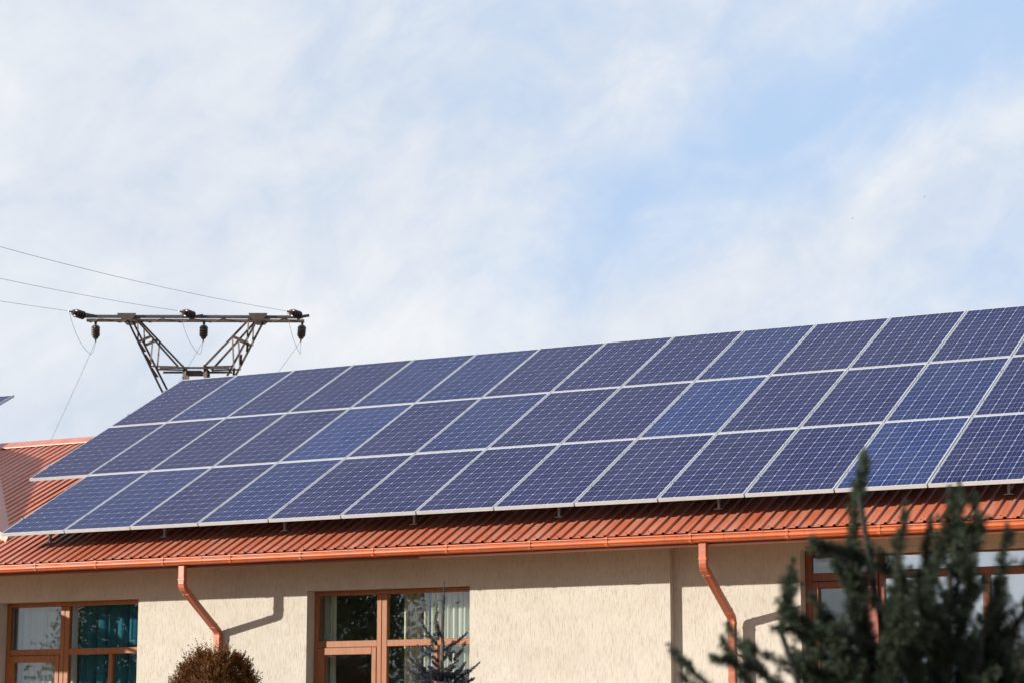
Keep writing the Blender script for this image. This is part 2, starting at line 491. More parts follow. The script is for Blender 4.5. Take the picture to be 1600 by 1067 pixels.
wl = MB()
front_wall(wl, HX0 + 0.5, XC, YW, 0, ZT, OPEN, 0.32)
wl.quad((XC, YW, 0), (XC, YR, 0), (XC, YR, ZT), (XC, YW, ZT))
front_wall(wl, XC, HX1 - 0.5, YR, 0, ZT, [DOOR], 0.30)
wl.quad((HX1 - 0.5, YR, 0), (HX1 - 0.5, 31.6, 0), (HX1 - 0.5, 31.6, ZT + 0.1), (HX1 - 0.5, YR, ZT))
wl.quad((HX0 + 0.5, YW, 0), (HX0 + 0.5, 31.6, 0), (HX0 + 0.5, 31.6, ZT + 0.1), (HX0 + 0.5, YW, ZT))
wl.quad((HX0 + 0.5, 31.6, 0), (HX1 - 0.5, 31.6, 0), (HX1 - 0.5, 31.6, ZT + 0.1), (HX0 + 0.5, 31.6, ZT + 0.1))
for x in (HX0 + 0.5, HX1 - 0.5):     # gable triangles
    wl.add([(x, YW, ZT), (x, 31.6, ZT), (x, RY, RZ - 0.12)], [(0, 1, 2)])
wl.build('wall', M['plaster'], house)
pl = MB().box(HX0 + 0.48, XC - 0.003, YW - 0.05, YW - 0.003, 0, 0.45)
pl.build('plinth', mat_simple('grey_plinth', (0.30, 0.28, 0.26), 0.9, var=0.15, scale=4), house)
# ceilings, floors and partitions of the rooms behind the glass
rm = MB()
rm.box(HX0 + 0.55, HX1 - 0.55, 23.96, 31.5, 3.56, 3.60)
rm.box(HX0 + 0.55, HX1 - 0.55, 23.98, 31.5, 0.02, 0.06)
rm.box(HX0 + 0.55, HX1 - 0.55, 27.0, 27.05, 0.07, 3.55)
for x in (-21.2, -16.2, -11.2, -8.95, -3.9): rm.box(x - 0.05, x + 0.05, 23.97, 26.99, 0.07, 3.55)
rm.build('interior_wall', M['room'], house)

# soffit and fascia
MB().extrude_x([(22.80, 3.772), (YR + 0.02, 3.832), (YR + 0.02, 3.850), (22.80, 3.790)], HX0, HX1).build('soffit', M['soffit'], house)
MB().box(HX0, HX1, 22.772, 22.797, 3.744, 3.86).build('fascia', M['fascia'], house)
MB().box(HX0, -12.95, 22.762, 22.80, 3.723, 3.7425).build('drip_trim', M['fascia'], house)
MB().box(-12.949, HX1, 22.762, 22.80, 3.725, 3.7425).build('drip_trim', M['trim'], house)

# roof: deck, ribbed sheets, ridge caps
deck = MB()
o_ = 0.035
deck.extrude_x([(EY + 0.04, EZ + 0.04 * TA - o_), (RY, RZ - o_), (2 * RY - EY, EZ - o_), (2 * RY - EY, EZ - o_ - 0.05), (RY, RZ - o_ - 0.06), (EY + 0.04, EZ + 0.04 * TA - o_ - 0.05)], HX0 + 0.01, HX1 - 0.01)
roof = deck.build('roof', M['fascia'], house)
roof['label'] = 'low pitched roof of red ribbed metal sheets'
PITCHX = 0.1385
NRIB = 8
SW = PITCHX * NRIB


def sheet_mesh():
    prof = []
    for k in range(NRIB):
        b = k * PITCHX
        prof += [(b, 0), (b + 0.084, 0), (b + 0.094, 0.019), (b + 0.118, 0.019), (b + 0.126, 0.0)]
    prof.append((SW - 0.0006, 0))
    mb = MB(); n = len(prof); L = (RY - EY) / CA
    top = [(x, 0, h) for x, h in prof] + [(x, L, h) for x, h in prof]
    mb.add(top, [(i, i + 1, n + i + 1, n + i) for i in range(n - 1)])
    t = 0.0012
    bot = [(x, 0, h - t) for x, h in prof] + [(x, L, h - t) for x, h in prof]
    mb.add(bot, [(n + i, n + i + 1, i + 1, i) for i in range(n - 1)])
    edge = [(x, 0, h) for x, h in prof] + [(x, 0, h - t) for x, h in prof]
    mb.add(edge, [(n + i, n + i + 1, i + 1, i) for i in range(n - 1)])
    return mb.mesh('roof_sheet', M['roof'])


sm = sheet_mesh()
for side in (0, 1):
    x = HX0; k = 0
    while x < HX1 - 0.3:
        o = bpy.data.objects.new('roof_sheet', sm)
        COL.objects.link(o); o.parent = roof
        dz = 0.0016 * (k % 2); dy = random.uniform(-0.006, 0.006)
        if side == 0:
            o.location = (x, EY + dy * CA, EZ + dy * SA + dz); o.rotation_euler = (R(26), 0, 0)
        else:
            o.location = (x + SW, 2 * RY - EY, EZ + dz); o.rotation_euler = (R(26), 0, PI)
        x += SW; k += 1
scw = MB()
for dist in (0.07, 1.15, 2.35, 3.55, 4.75):
    for k in range(int((HX1 - HX0) / (2 * PITCHX)) - 2):
        X = HX0 + 2 * PITCHX * (k + (0.5 if dist > 1 else 0)) + 0.04 + random.uniform(-0.006, 0.006)
        dd = dist + random.uniform(-0.012, 0.012)
        c0 = Vector((X, EY + dd * CA, EZ + dd * SA + 0.001))
        scw.lathe([(0, 0.010), (0.002, 0.010), (0.0022, 0.006), (0.008, 0.005)], c0, (0, -SA, CA), 6)
tag(scw.build('screws', M['fascia'], roof), kind='stuff')
x = HX0
while x < HX1 - 0.5:
    x1 = min(x + 2.0, HX1 + 0.1)
    c = MB()
    w = 0.22
    prof = [(RY - w, RZ - w * TA + 0.026), (RY - w, RZ - w * TA + 0.040), (RY - 0.05, RZ + 0.022), (RY, RZ + 0.040), (RY + 0.05, RZ + 0.022), (RY + w, RZ - w * TA + 0.040), (RY + w, RZ - w * TA + 0.026), (RY, RZ + 0.024)]
    c.extrude_x(prof, x, x1 - 0.003)
    c.build('ridge_cap', M['roof'], roof)
    x = x1

# dormer at the left: its right-hand slope falls towards the array
D_ = lambda X: 4.530 + 0.531 * (-19.975 - X)
dy0 = 23.52
dm = MB()
def dpt(X, Y, dz=0.0): return (X, Y, D_(X) + dz)
XA = -24.70
A = (XA, dy0); A2 = (-23.10, 27.2); B = (-19.53, dy0); C2 = (-21.0, 25.6)
th = -0.06
mir = lambda q: (2 * XA - q[0], q[1], q[2])
for f in (lambda q: q, mir):
    tp = [f(dpt(*B)), f(dpt(*A)), f(dpt(*A2)), f(dpt(-22.1, 26.75, -0.02)), f(dpt(-19.53, 23.80, 0.0))]
    bt = [(q[0], q[1], q[2] + th) for q in tp]
    n5 = len(tp)
    dm.add(tp + bt, [tuple(range(n5)), tuple(range(n5, 2 * n5))[::-1]] + [(i, (i + 1) % n5, n5 + (i + 1) % n5, n5 + i) for i in range(n5)])
dr = dm.build('dormer_roof', M['roof'], house)
tri = MB().add([dpt(*A, -0.01), dpt(*A2, -0.01), mir(dpt(*A2, -0.01))], [(0, 1, 2)])
tri.build('dormer_hip', M['roof'], house)
gw = MB().add([(-20.2, dy0 + 0.25, 4.0), (2 * XA + 20.2, dy0 + 0.25, 4.0), (2 * XA + 20.2, dy0 + 0.25, D_(-20.2) - 0.07), (XA, dy0 + 0.25, D_(XA) - 0.07), (-20.2, dy0 + 0.25, D_(-20.2) - 0.07)], [(0, 1, 2, 3, 4)])
gw.build('dormer_gable', M['plaster'], house)
vg = MB()
vg.bar((-19.53, dy0 - 0.015, D_(-19.53) - 0.03), (XA, dy0 - 0.015, D_(XA) - 0.03), 0.025, 0.085)
vg.build('verge_board', M['roof'], house)

# gutter: run, brackets, outlets
GY = 22.635
gp = [(0.0, 3.868), (-0.010, 3.862), (-0.010, 3.853), (0.010, 3.846), (-0.003, 3.837), (-0.011, 3.826), (-0.011, 3.814), (-0.005, 3.803), (0.011, 3.796), (-0.002, 3.789), (0.006, 3.781),
      (0.03, 3.777), (0.085, 3.777), (0.110, 3.80), (0.118, 3.85), (0.112, 3.85), (0.105, 3.802), (0.083, 3.783), (0.03, 3.783), (0.012, 3.80), (0.004, 3.83), (0.010, 3.860)]
GD = -0.019
gp = [(GY + a, b + GD) for a, b in gp]
gut = empty('gutter', (0, 0, 0), parent=house)
joints = [HX0, -23.2, -19.9, -15.845, -12.52, -9.162, -5.1, HX1]
for a, b in zip(joints[:-1], joints[1:]):
    MB().extrude_x(gp, a + 0.002, b - 0.002).build('gutter_section', M['gutter'], gut)
gout = [(-0.004, 3.872), (-0.014, 3.864), (-0.014, 3.851), (-0.003, 3.846), (-0.009, 3.838), (-0.016, 3.826), (-0.016, 3.813), (-0.010, 3.802), (-0.002, 3.796), (-0.006, 3.788), (0.002, 3.777), (0.03, 3.772), (0.088, 3.772), (0.116, 3.80), (0.124, 3.856), (0.119, 3.856)]
inner = [(a + 0.0035, b + 0.004) for a, b in gout]
brm = MB().extrude_x([(GY + a, b + GD) for a, b in gout] + [(GY + a, b + GD) for a, b in inner[::-1]], -0.018, 0.018).mesh('gutter_bracket', M['gutter'])
for X in [-26.2, -25.2, -24.2, -23.2, -22.2, -21.25, -20.3, -19.33, -18.354, -17.427, -16.424, -15.453, -14.468, -13.489, -12.526, -11.474, -10.537, -9.55, -8.454, -7.45, -6.45, -5.45, -4.45, -3.45, -2.4]:
    o = bpy.data.objects.new('gutter_bracket', brm); COL.objects.link(o); o.parent = gut; o.location = (X, 0, 0)


def rect_sweep(mb, X, path, w, h):
    """rectangular pipe following (y,z) points in the plane x=X"""
    n = len(path); rings = []
    for i in range(n):
        a = Vector(path[max(i - 1, 0)]); b = Vector(path[i]); c = Vector(path[min(i + 1, n - 1)])
        d1 = (b - a).normalized() if i > 0 else (c - b).normalized()
        d2 = (c - b).normalized() if i < n - 1 else d1
        n1 = Vector((-d1.y, d1.x)); n2 = Vector((-d2.y, d2.x))
        nn = (n1 + n2).normalized(); k = 1 / max(0.4, nn.dot(n1))
        q1 = b + nn * h / 2 * k; q2 = b - nn * h / 2 * k
        rings.append([(X - w / 2, q1.x, q1.y), (X + w / 2, q1.x, q1.y), (X + w / 2, q2.x, q2.y), (X - w / 2, q2.x, q2.y)])
    vs_ = [p for r in rings for p in r]; fs = []
    for i in range(n - 1):
        for k in range(4):
            fs.append((i * 4 + k, i * 4 + (k + 1) % 4, (i + 1) * 4 + (k + 1) % 4, (i + 1) * 4 + k))
    fs += [(3, 2, 1, 0), (4 * n - 4, 4 * n - 3, 4 * n - 2, 4 * n - 1)]
    mb.add(vs_, fs)


def downpipe(X, ylow, label):
    path = [(22.715, 3.762), (22.715, 3.535), (22.722, 3.505), (22.742, 3.476)]
    e = (ylow - 0.025, 3.012)
    path += [e, (ylow - 0.008, 2.992), (ylow, 2.965), (ylow, 0.25), (ylow - 0.12, 0.12)]
    mb = MB(); rect_sweep(mb, X, path, 0.088, 0.066)
    p = mb.build('downpipe', M['pipe'], house, bevel=0.008)
    p['label'] = label
    # collars where the pieces slip over each other, and a wall clip
    for (ya, za), (yb, zb) in [((22.715, 3.60), (22.715, 3.57)), ((22.80, 3.4385), (22.822, 3.424)), ((ylow - 0.115, 3.070), (ylow - 0.093, 3.056)), ((ylow, 2.95), (ylow, 2.925))]:
        c = MB(); rect_sweep(c, X, [(ya, za), (yb, zb)], 0.093, 0.071); c.build('pipe_collar', M['gutter'], p, bevel=0.003)
    s = MB(); s.bar((X - 0.02, 22.80 - 0.028, 3.42), (X - 0.02, ylow - 0.12 - 0.028, 3.062), 0.006, 0.012); s.build('pipe_seam', M['gutter'], p)
    c = MB(); rect_sweep(c, X, [(ylow, 2.62), (ylow, 2.59)], 0.095, 0.073); c.box(X - 0.015, X + 0.015, ylow + 0.03, ylow + 0.12, 2.595, 2.615); c.build('pipe_clip', M['gutter'], p)


downpipe(-16.180, 23.485, 'copper red downpipe with a swan neck above the bronze bush')
downpipe(-9.430, 23.50, 'copper red downpipe with a swan neck right of the wall step')


def occluder():  # unseen gabled block, added and sized to shade the left window
    root = empty('gabled_occluder', (-23.0, 21.5, 0))
    tag(root, 'added gabled porch standing just outside the left picture edge', 'occluder')
    x0, x1, y0, y1, z0 = -3.2, 2.1, -0.90, 1.15, 3.80
    g = MB()
    tr = [(x0, z0), (x1, z0), (x1, z0 + 0.28), ((x0 + x1) / 2, z0 + 1.15), (x0, z0 + 0.28)]
    n = len(tr)
    g.add([(a, y0, b) for a, b in tr] + [(a, y0 + 0.12, b) for a, b in tr], [tuple(range(n)), tuple(range(n, 2 * n))[::-1]] + [(i, n + i, n + (i + 1) % n, (i + 1) % n) for i in range(n)])
    g.build('pediment', M['plaster'], root)
    xm = (x0 + x1) / 2
    for s in (-1, 1):
        rf = MB(); e = x1 + 0.12 if s > 0 else x0 - 0.12
        rf.add([(xm, y0 - 0.1, z0 + 1.17), (e, y0 - 0.1, z0 + 0.24), (e, y1, z0 + 0.24), (xm, y1, z0 + 1.17), (xm, y0 - 0.1, z0 + 1.22), (e, y0 - 0.1, z0 + 0.29), (e, y1, z0 + 0.29), (xm, y1, z0 + 1.22)],
               [(3, 2, 1, 0), (4, 5, 6, 7), (0, 1, 5, 4), (1, 2, 6, 5), (2, 3, 7, 6), (3, 0, 4, 7)])
        rf.build('roof', M['roof'], root)
    for a in (x0 + 0.15, x1 - 0.15):
        MB().tube([(a, y0 + 0.06, 0), (a, y0 + 0.06, 0.2), (a, y0 + 0.06, 0.21), (a, y0 + 0.06, 3.6), (a, y0 + 0.06, 3.61), (a, y0 + 0.06, 3.799)], [0.15, 0.15, 0.11, 0.095, 0.14, 0.14], 16).build('column', M['plaster'], root, smooth=False)


occluder()


# windows: outer frame, inner bars, sash and panes
def window(x0, ztop, label):
    yf = YW + 0.17
    def bx(a, b, c, d, y0=0.0, y1=0.07, mb=None):
        return (mb or MB()).box(x0 + a, x0 + b, yf + y0, yf + y1, ztop - d, ztop - c)
    W, H = 2.225, 1.88
    f = MB()
    bx(0.003, 0.055, 0.003, H, mb=f); bx(W - 0.055, W - 0.003, 0.003, H, mb=f)
    bx(0.0555, W - 0.0555, 0.003, 0.056, mb=f); bx(0.0555, W - 0.0555, H - 0.06, H, mb=f)
    w = f.build('window', M['wood'], house, bevel=0.006)
    w['label'] = label
    bx(0.880, 0.944, 0.0565, H - 0.0605, y0=-0.004).build('mullion', M['wood'], w, bevel=0.006)
    bx(0.9445, 1.017, 0.0565, H - 0.0605, y0=0.002).build('mullion', M['wood'], w, bevel=0.006)
    bx(0.0555, 0.8795, 0.598, 0.676, y0=0.004).build('transom', M['wood'], w, bevel=0.006)
    bx(1.0175, W - 0.0555, 0.598, 0.676, y0=0.004).build('transom', M['wood'], w, bevel=0.006)
    bx(1.655, 1.707, 0.6765, H - 0.0605, y0=0.004).build('mullion', M['wood'], w, bevel=0.006)
    s = MB()
    bx(0.058, 0.145, 0.679, H - 0.064, y0=-0.012, y1=0.055, mb=s); bx(0.815, 0.8785, 0.679, H - 0.064, y0=-0.012, y1=0.055, mb=s)
    bx(0.1455, 0.8145, 0.679, 0.765, y0=-0.012, y1=0.055, mb=s); bx(0.1455, 0.8145, H - 0.15, H - 0.064, y0=-0.012, y1=0.055, mb=s)
    s.build('sash', M['wood'], w, bevel=0.006)
    for a, b, c, d in [(0.050, 0.884, 0.050, 0.602), (1.012, W - 0.050, 0.050, 0.602), (0.14, 0.82, 0.76, H - 0.145), (1.012, 1.659, 0.672, H - 0.056), (1.703, W - 0.050, 0.672, H - 0.056)]:
        bx(a, b, c, d, y0=0.030, y1=0.038).build('pane', M['glass'], w)
    sl = MB().box(x0 - 0.04, x0 + W + 0.04, YW - 0.06, yf + 0.002, ztop - H - 0.045, ztop - H - 0.006)
    sl.build('sill', M['trim'], w)
    return w


window(OPEN[0][0], OPEN[0][3], 'brown framed window with teal and grey curtains at the left end of the wall')
window(OPEN[1][0], OPEN[1][3], 'golden brown framed window with ivory curtains behind the blue spruce')


def entrance():
    yf = YR + 0.15
    x0, x1, z0, z1 = DOOR
    f = MB()
    f.box(x0 + 0.003, x0 + 0.075, yf, yf + 0.08, z0, z1 - 0.003)
    f.box(-7.785 - 0.06, -7.783, yf, yf + 0.08, z0, 3.645)
    f.box(x0 + 0.0755, -7.962, yf, yf + 0.08, 3.674, z1 - 0.003)
    f.box(-7.7825, x1 - 0.06, yf, yf + 0.08, 3.640, 3.655)
    f.box(x1 - 0.0595, x1 - 0.003, yf, yf + 0.08, z0, 3.655)
    w = f.build('entrance_glazing', M['wood_shaded'], house, bevel=0.006)
    w['label'] = 'tall brown framed entrance glazing behind the foreground conifer'
    MB().box(-7.958, -7.850, yf - 0.035, yf + 0.10, 0.06, 3.705).build('post', M['post'], w, bevel=0.006)
    MB().box(x0 + 0.0755, -7.962, yf + 0.002, yf + 0.078, 3.382, 3.472).build('transom', M['wood_shaded'], w, bevel=0.006)
    MB().box(-7.7825, x1 - 0.06, yf + 0.002, yf + 0.078, 3.391, 3.480).build('transom', M['wood_shaded'], w, bevel=0.006)
    for X in (-6.714, -5.60):
        MB().box(X, X + 0.084, yf - 0.003, yf + 0.078, z0, 3.3905).build('mullion', M['wood_shaded'], w, bevel=0.006)
    s = MB(); a, b = x0 + 0.079, -7.965
    s.box(a, a + 0.075, yf - 0.012, yf + 0.06, 0.15, 3.378); s.box(b - 0.075, b, yf - 0.012, yf + 0.06, 0.15, 3.378)
    s.box(a + 0.0755, b - 0.0755, yf - 0.012, yf + 0.06, 3.305, 3.378); s.box(a + 0.0755, b - 0.0755, yf - 0.012, yf + 0.06, 1.05, 1.14)
    s.build('sash', M['wood_shaded'], w, bevel=0.006)
    for (a, b, c, d, g) in [(x0 + 0.07, -7.955, 3.467, 3.68, 'glass'), (x0 + 0.15, -8.035, 1.13, 3.31, 'glass'), (-7.79, x1 - 0.055, 3.475, 3.645, 'glass_sun'), (-7.79, -6.71, 0.2, 3.395, 'glass_sun'), (-6.635, -5.595, 0.2, 3.395, 'glass_sun'), (-5.52, x1 - 0.055, 0.2, 3.395, 'glass_sun')]:
        MB().box(a, b, yf + 0.034, yf + 0.042, c, d).build('pane', M[g], w)
    # plastered lintel band and reveal right of the post
    lb = MB(); lb.box(-7.8495, x1 - 0.002, YR + 0.02, yf + 0.11, 3.6555, z1 - 0.002)
    lb.build('lintel', M['plaster'], w)


entrance()


# curtains
def curtain(x0, x1, z0, z1, y, mat, label, folds, amp, seed, group=None):
    r = random.Random(seed)
    n = folds * 10
    top = []; ph = r.random() * 6
    mb = MB(); rows = [z1, z1 - 0.05, (z0 + z1) / 2, z0]
    for zi, z in enumerate(rows):
        k = [0.5, 0.9, 1.0, 1.15][zi]
        for i in range(n + 1):
            u = i / n
            yy = y + amp * k * (math.sin(u * folds * 2 * PI + ph) + 0.35 * math.sin(u * folds * 3.3 * PI + 1.3 * ph))
            xx = x0 + (x1 - x0) * u + 0.3 * amp * math.sin(u * folds * 4 * PI + ph)
            mb.v.append((xx, yy, z))
    for zi in range(len(rows) - 1):
        for i in range(n):
            a = zi * (n + 1) + i
            mb.f.append((a, a + 1, a + n + 2, a + n + 1))
    o = mb.build('curtain', mat, None, smooth=True)
    sd = o.modifiers.new('thickness', 'SOLIDIFY'); sd.thickness = 0.004
    tag(o, label, 'curtain', group)


YC = 23.98
curtain(-19.75, -18.72, 1.2, 3.52, YC, M['grey'], 'pale grey curtain behind the left panes of the left window', 9, 0.022, 1)
curtain(-18.66, -17.30, 1.2, 3.52, YC + 0.02, M['teal'], 'teal curtain behind the right panes of the left window', 8, 0.045, 2)
curtain(-14.98, -14.82, 1.2, 3.52, YC + 0.02, M['sheer'], 'narrow ivory curtain at the left edge of the middle window', 2, 0.03, 3)
curtain(-13.86, -13.66, 1.2, 3.52, YC + 0.05, M['beige'], 'narrow bunched beige curtain right of the middle window mullion', 3, 0.035, 4)
curtain(-13.58, -13.53, 1.2, 3.52, YC + 0.06, M['beige'], 'single slim beige curtain fold between the bunched and the wide curtain', 1, 0.02, 5)
curtain(-13.44, -12.62, 1.2, 3.52, YC, M['sheer'], 'wide ivory sheer curtain behind the spruce tip in the middle window', 11, 0.028, 6)

# ------------------------------------------------------------------ solar array
P0 = Vector((-19.110, 22.854, 4.271)); TILT = 28.014; PU = 1.01; PV = 1.992
SV = Vector((0, math.cos(R(TILT)), math.sin(R(TILT)))); NV = Vector((0, -math.sin(R(TILT)), math.cos(R(TILT))))
PW, PL, FH, LIP = 0.992, 1.962, 0.040, 0.011
cs, gx, gy = 0.1545, 0.1599, 0.1600


def cell_mesh(mat, name):
    h = cs / 2; c = 0.0095; t = 0.0012; hy = cs / 2 - 0.0006
    pts = [(-h + c, -hy), (h - c, -hy), (h, -hy + c), (h, hy - c), (h - c, hy), (-h + c, hy), (-h, hy - c), (-h, -hy + c)]
    mb = MB(); v = [(x, y, t) for x, y in pts] + [(x, y, 0) for x, y in pts]
    mb.add(v, [tuple(range(8))] + [(i, 8 + i, 8 + (i + 1) % 8, (i + 1) % 8) for i in range(8)])
    return mb.mesh(name, mat)


CM = {k: cell_mesh(m, 'cell') for k, m in CELL.items()}
fm = MB()
fm.box(0, PW, 0, LIP, -FH, 0); fm.box(0, PW, PL - LIP, PL, -FH, 0)
fm.box(0, LIP, LIP + 0.0002, PL - LIP - 0.0002, -FH, 0); fm.box(PW - LIP, PW, LIP + 0.0002, PL - LIP - 0.0002, -FH, 0)
frame_mesh = fm.mesh('frame', M['alu'])
sheet_m = MB().box(LIP - 0.002, PW - LIP + 0.002, LIP - 0.002, PL - LIP + 0.002, -0.010, -0.0035).mesh('backsheet', M['sheet'])
back_m = MB().box(LIP - 0.001, PW - LIP + 0.001, LIP - 0.001, PL - LIP + 0.001, -0.0125, -0.0102).mesh('anti_bounce_plate', M['porcelain'])  # dark plate added under the backsheet to cut bounce onto the roof
box_m = MB().box(PW / 2 - 0.06, PW / 2 + 0.06, PL - 0.22, PL - 0.12, -0.030, -0.0126).mesh('junction_box', M['porcelain'])
ORD = ['first', 'second', 'third', 'fourth', 'fifth', 'sixth', 'seventh', 'eighth', 'ninth', 'tenth', 'eleventh', 'twelfth', 'thirteenth', 'fourteenth']
ROWN = ['bottom', 'middle', 'top']
BLUE = {(1, 3): 'blue', (1, 8): 'blue', (0, 11): 'blue', (0, 3): 'mid', (2, 4): 'mid', (2, 8): 'mid', (0, 1): 'mid', (0, 0): 'mid', (1, 5): 'mid', (2, 0): 'mid', (1, 11): 'mid', (2, 3): 'mid'}
DESC = {'blue': 'bright blue', 'mid': 'navy blue', 'dark': 'dark indigo'}


def panel(u, r, kind, label, group='solar panels on the tilted roof array'):
    base = P0 + Vector((u * PU + (PU - PW) / 2, 0, 0)) + SV * (r * PV)
    p = empty('solar_panel', base, (R(TILT) + random.uniform(-0.0012, 0.0012), random.uniform(-0.0012, 0.0012), 0))
    tag(p, label, 'solar panel', group)
    for nm, me in (('frame', frame_mesh), ('backsheet', sheet_m), ('anti_bounce_plate', back_m), ('junction_box', box_m)):
        o = bpy.data.objects.new(nm, me); COL.objects.link(o); o.parent = p
    x0 = (PW - 5 * gx) / 2; y0 = (PL - 11 * gy) / 2
    for j in range(12):
        for i in range(6):
            o = bpy.data.objects.new('cell', CM[kind]); COL.objects.link(o); o.parent = p
            o.location = (x0 + i * gx, y0 + j * gy, -0.0035)


for r, u0 in ((0, 0), (1, -1), (2, -1)):
    for k in range(14):
        u = u0 + k
        kd = BLUE.get((r, u), 'dark')
        panel(u, r, kd, '%s solar panel, %s from the left in the %s row of the array' % (DESC[kd], ORD[k], ROWN[r]))
panel(-5.17, 2, 'mid', 'corner of a separate solar panel at the left picture edge above the dormer', 'solar panels of the far left array')

# mounting rack: rails, clamps, legs
rack = empty('mounting_rack', (0, 0, 0))
tag(rack, 'galvanised steel rack of rails and short legs carrying the solar panels on the roof', 'rack')
ULEG = [-0.27, 0.43, 2.2, 3.95, 5.73, 7.6, 9.53, 11.1, 12.72]


def on_array(u, v, off=0.0):
    return P0 + Vector((u * PU, 0, 0)) + SV * (v * PV) + NV * off


def roof_z(y):
    return EZ + (y - EY) * TA if y <= RY else RZ - (y - RY) * TA


leg_i = 0
for r, u0 in ((0, 0), (1, -1), (2, -1)):
    for v in (r + 0.24, r + 0.74):
        a = on_array(u0 + 0.02, v, -FH - 0.022); b = on_array(u0 + 13.98, v, -FH - 0.022)
        MB().bar(a, b, 0.042, 0.042, up=tuple(NV)).build('rail', M['steel'], rack)
        for k in range(15):
            c = on_array(u0 + k, v, 0.0)
            MB().bar(c - SV * 0.02 - NV * 0.03, c + SV * 0.02 - NV * 0.03, 0.016, 0.05, up=tuple(NV)).bar(c - SV * 0.02 + NV * 0.002, c + SV * 0.02 + NV * 0.002, 0.036, 0.004, up=tuple(NV)).build('clamp', M['steel'], rack)
        for u in ULEG:
            if r == 0 and u < 0: continue
            t = on_array(u, v, -FH - 0.044)
            zb = roof_z(t.y) + 0.022
            lg = MB().bar((t.x, t.y, zb), t, 0.026, 0.036)
            l = lg.build('leg', M['steel'], rack)
            MB().box(t.x - 0.05, t.x + 0.05, t.y - 0.035, t.y + 0.035, zb - 0.004, zb + 0.004).build('foot_plate', M['steel'], l)

# supports of the far left panel
for uu in (-5.0, -4.4):
    t = on_array(uu, 2.74, -FH - 0.03)
    MB().bar((t.x, t.y, roof_z(t.y)), t, 0.04, 0.05).build('leg', M['steel'], rack)

# ------------------------------------------------------------------ pylon
HF = Vector((math.sin(YAW), math.cos(YAW), 0)); HR = Vector((math.cos(YAW), -math.sin(YAW), 0))


def py(r, z, d=0.0):
    """point in the pylon's own frame: along the crossarm, height, depth"""
    q = HF * (58.0 + d) + HR * r
    return Vector((q.x, q.y, z))


pc = -8.13
pylon = empty('power_pylon', (0, 0, 0))
tag(pylon, 'brown lattice power pylon with a long crossarm on two splayed legs behind the roof', 'pylon')


def member(name, *bars):
    mb = MB()
    for a, b, w in bars: mb.angle(a, b, w, w * 0.22)
    return mb.build(name, M['tower'], pylon)


for dd, zz in ((-0.24, 12.47), (0.20, 12.45)):
    mb = MB(); mb.bar(py(-10.98, zz, dd), py(-5.36, zz - 0.02, dd), 0.04, 0.062)
    mb.bar(py(-10.98, zz - 0.031, dd + 0.05), py(-5.36, zz - 0.051, dd + 0.05), 0.06, 0.010)
    mb.build('crossarm_beam', M['tower'], pylon)
lc = MB(); nseg = 14
for i in range(nseg):
    a = -10.9 + i * 5.45 / nseg; b = -10.9 + (i + 1) * 5.45 / nseg
    d1, d2 = (-0.24, 0.27) if i % 2 else (0.27, -0.24)
    lc.bar(py(a, 12.40, d1), py(b, 12.40, d2), 0.05, 0.012)
lc.build('crossarm_lacing', M['tower'], pylon)
for rr in (-9.86, -6.50):
    mb = MB()
    pts = [(-0.24, 12.53), (0.24, 12.53), (0.22, 12.46), (0.10, 12.35), (-0.10, 12.35), (-0.22, 12.46)]
    n6 = 6
    p_ = [py(rr + a, z, -0.34) for a, z in pts] + [py(rr + a, z, -0.31) for a, z in pts]
    mb.add(p_, [tuple(range(6)), tuple(range(6, 12))[::-1]] + [(i, (i + 1) % 6, 6 + (i + 1) % 6, 6 + i) for i in range(6)])
    p_ = [py(rr + a, z, 0.36) for a, z in pts] + [py(rr + a, z, 0.39) for a, z in pts]
    mb.add(p_, [tuple(range(6)), tuple(range(6, 12))[::-1]] + [(i, (i + 1) % 6, 6 + (i + 1) % 6, 6 + i) for i in range(6)])
    mb.build('gusset_plate', M['tower'], pylon)
for sgn, rt in ((-1, -9.80), (1, -6.50)):
    for dd in (-0.26, 0.26):
        # outer and inner chords of the splayed leg
        ro = pc + sgn * 0.15; ri = pc + sgn * 0.34
        sh = -0.06 if dd < 0 else 0.07
        top_o = py(rt + sgn * 0.06 + sh * 0.6, 12.42, dd); top_i = py(rt - sgn * 0.14 + sh * 0.5, 12.42, dd)
        bot_o = py(ro + sgn * 0.10 + sh, 9.55, dd); bot_i = py(ri + sh, 11.14, dd)
        member('leg_chord', (top_o, bot_o, 0.05))
        member('leg_chord', (top_i, bot_i, 0.05))
        f1, f2 = 0.30, 0.62
        # web bracing between outer and inner chord
        po = top_o.lerp(bot_o, 0.19); pi_ = top_i.lerp(bot_i, 0.48)
        member('leg_brace', (top_o.lerp(bot_o, 0.23), top_i.lerp(bot_i, 0.40), 0.07))
        member('leg_brace', (top_i.lerp(bot_i, 0.42), top_o.lerp(bot_o, 0.44), 0.045))
        member('leg_brace', (top_o.lerp(bot_o, 0.44), bot_i, 0.04))
        member('leg_brace', (top_i.lerp(bot_i, 0.08), top_o.lerp(bot_o, 0.22), 0.04))
    a0 = top_o.lerp(bot_o, 0.23)
    mb = MB()
    for f_ in (0.22, 0.33, 0.45):
        q1 = py(rt + sgn * 0.06, 12.42, -0.26).lerp(py(pc + sgn * 0.25, 9.55, -0.26), f_)
        q2 = py(rt + sgn * 0.06, 12.42, 0.26).lerp(py(pc + sgn * 0.25, 9.55, 0.26), f_ + 0.05)
        mb.bar(q1, q2, 0.06, 0.02)
    mb.build('leg_brace', M['tower'], pylon)
for dd in (-0.30, 0.30):
    zz = 11.10 if dd < 0 else 11.08
    member('platform_beam', (py(-8.98, zz, dd), py(-7.20, zz, dd), 0.055))
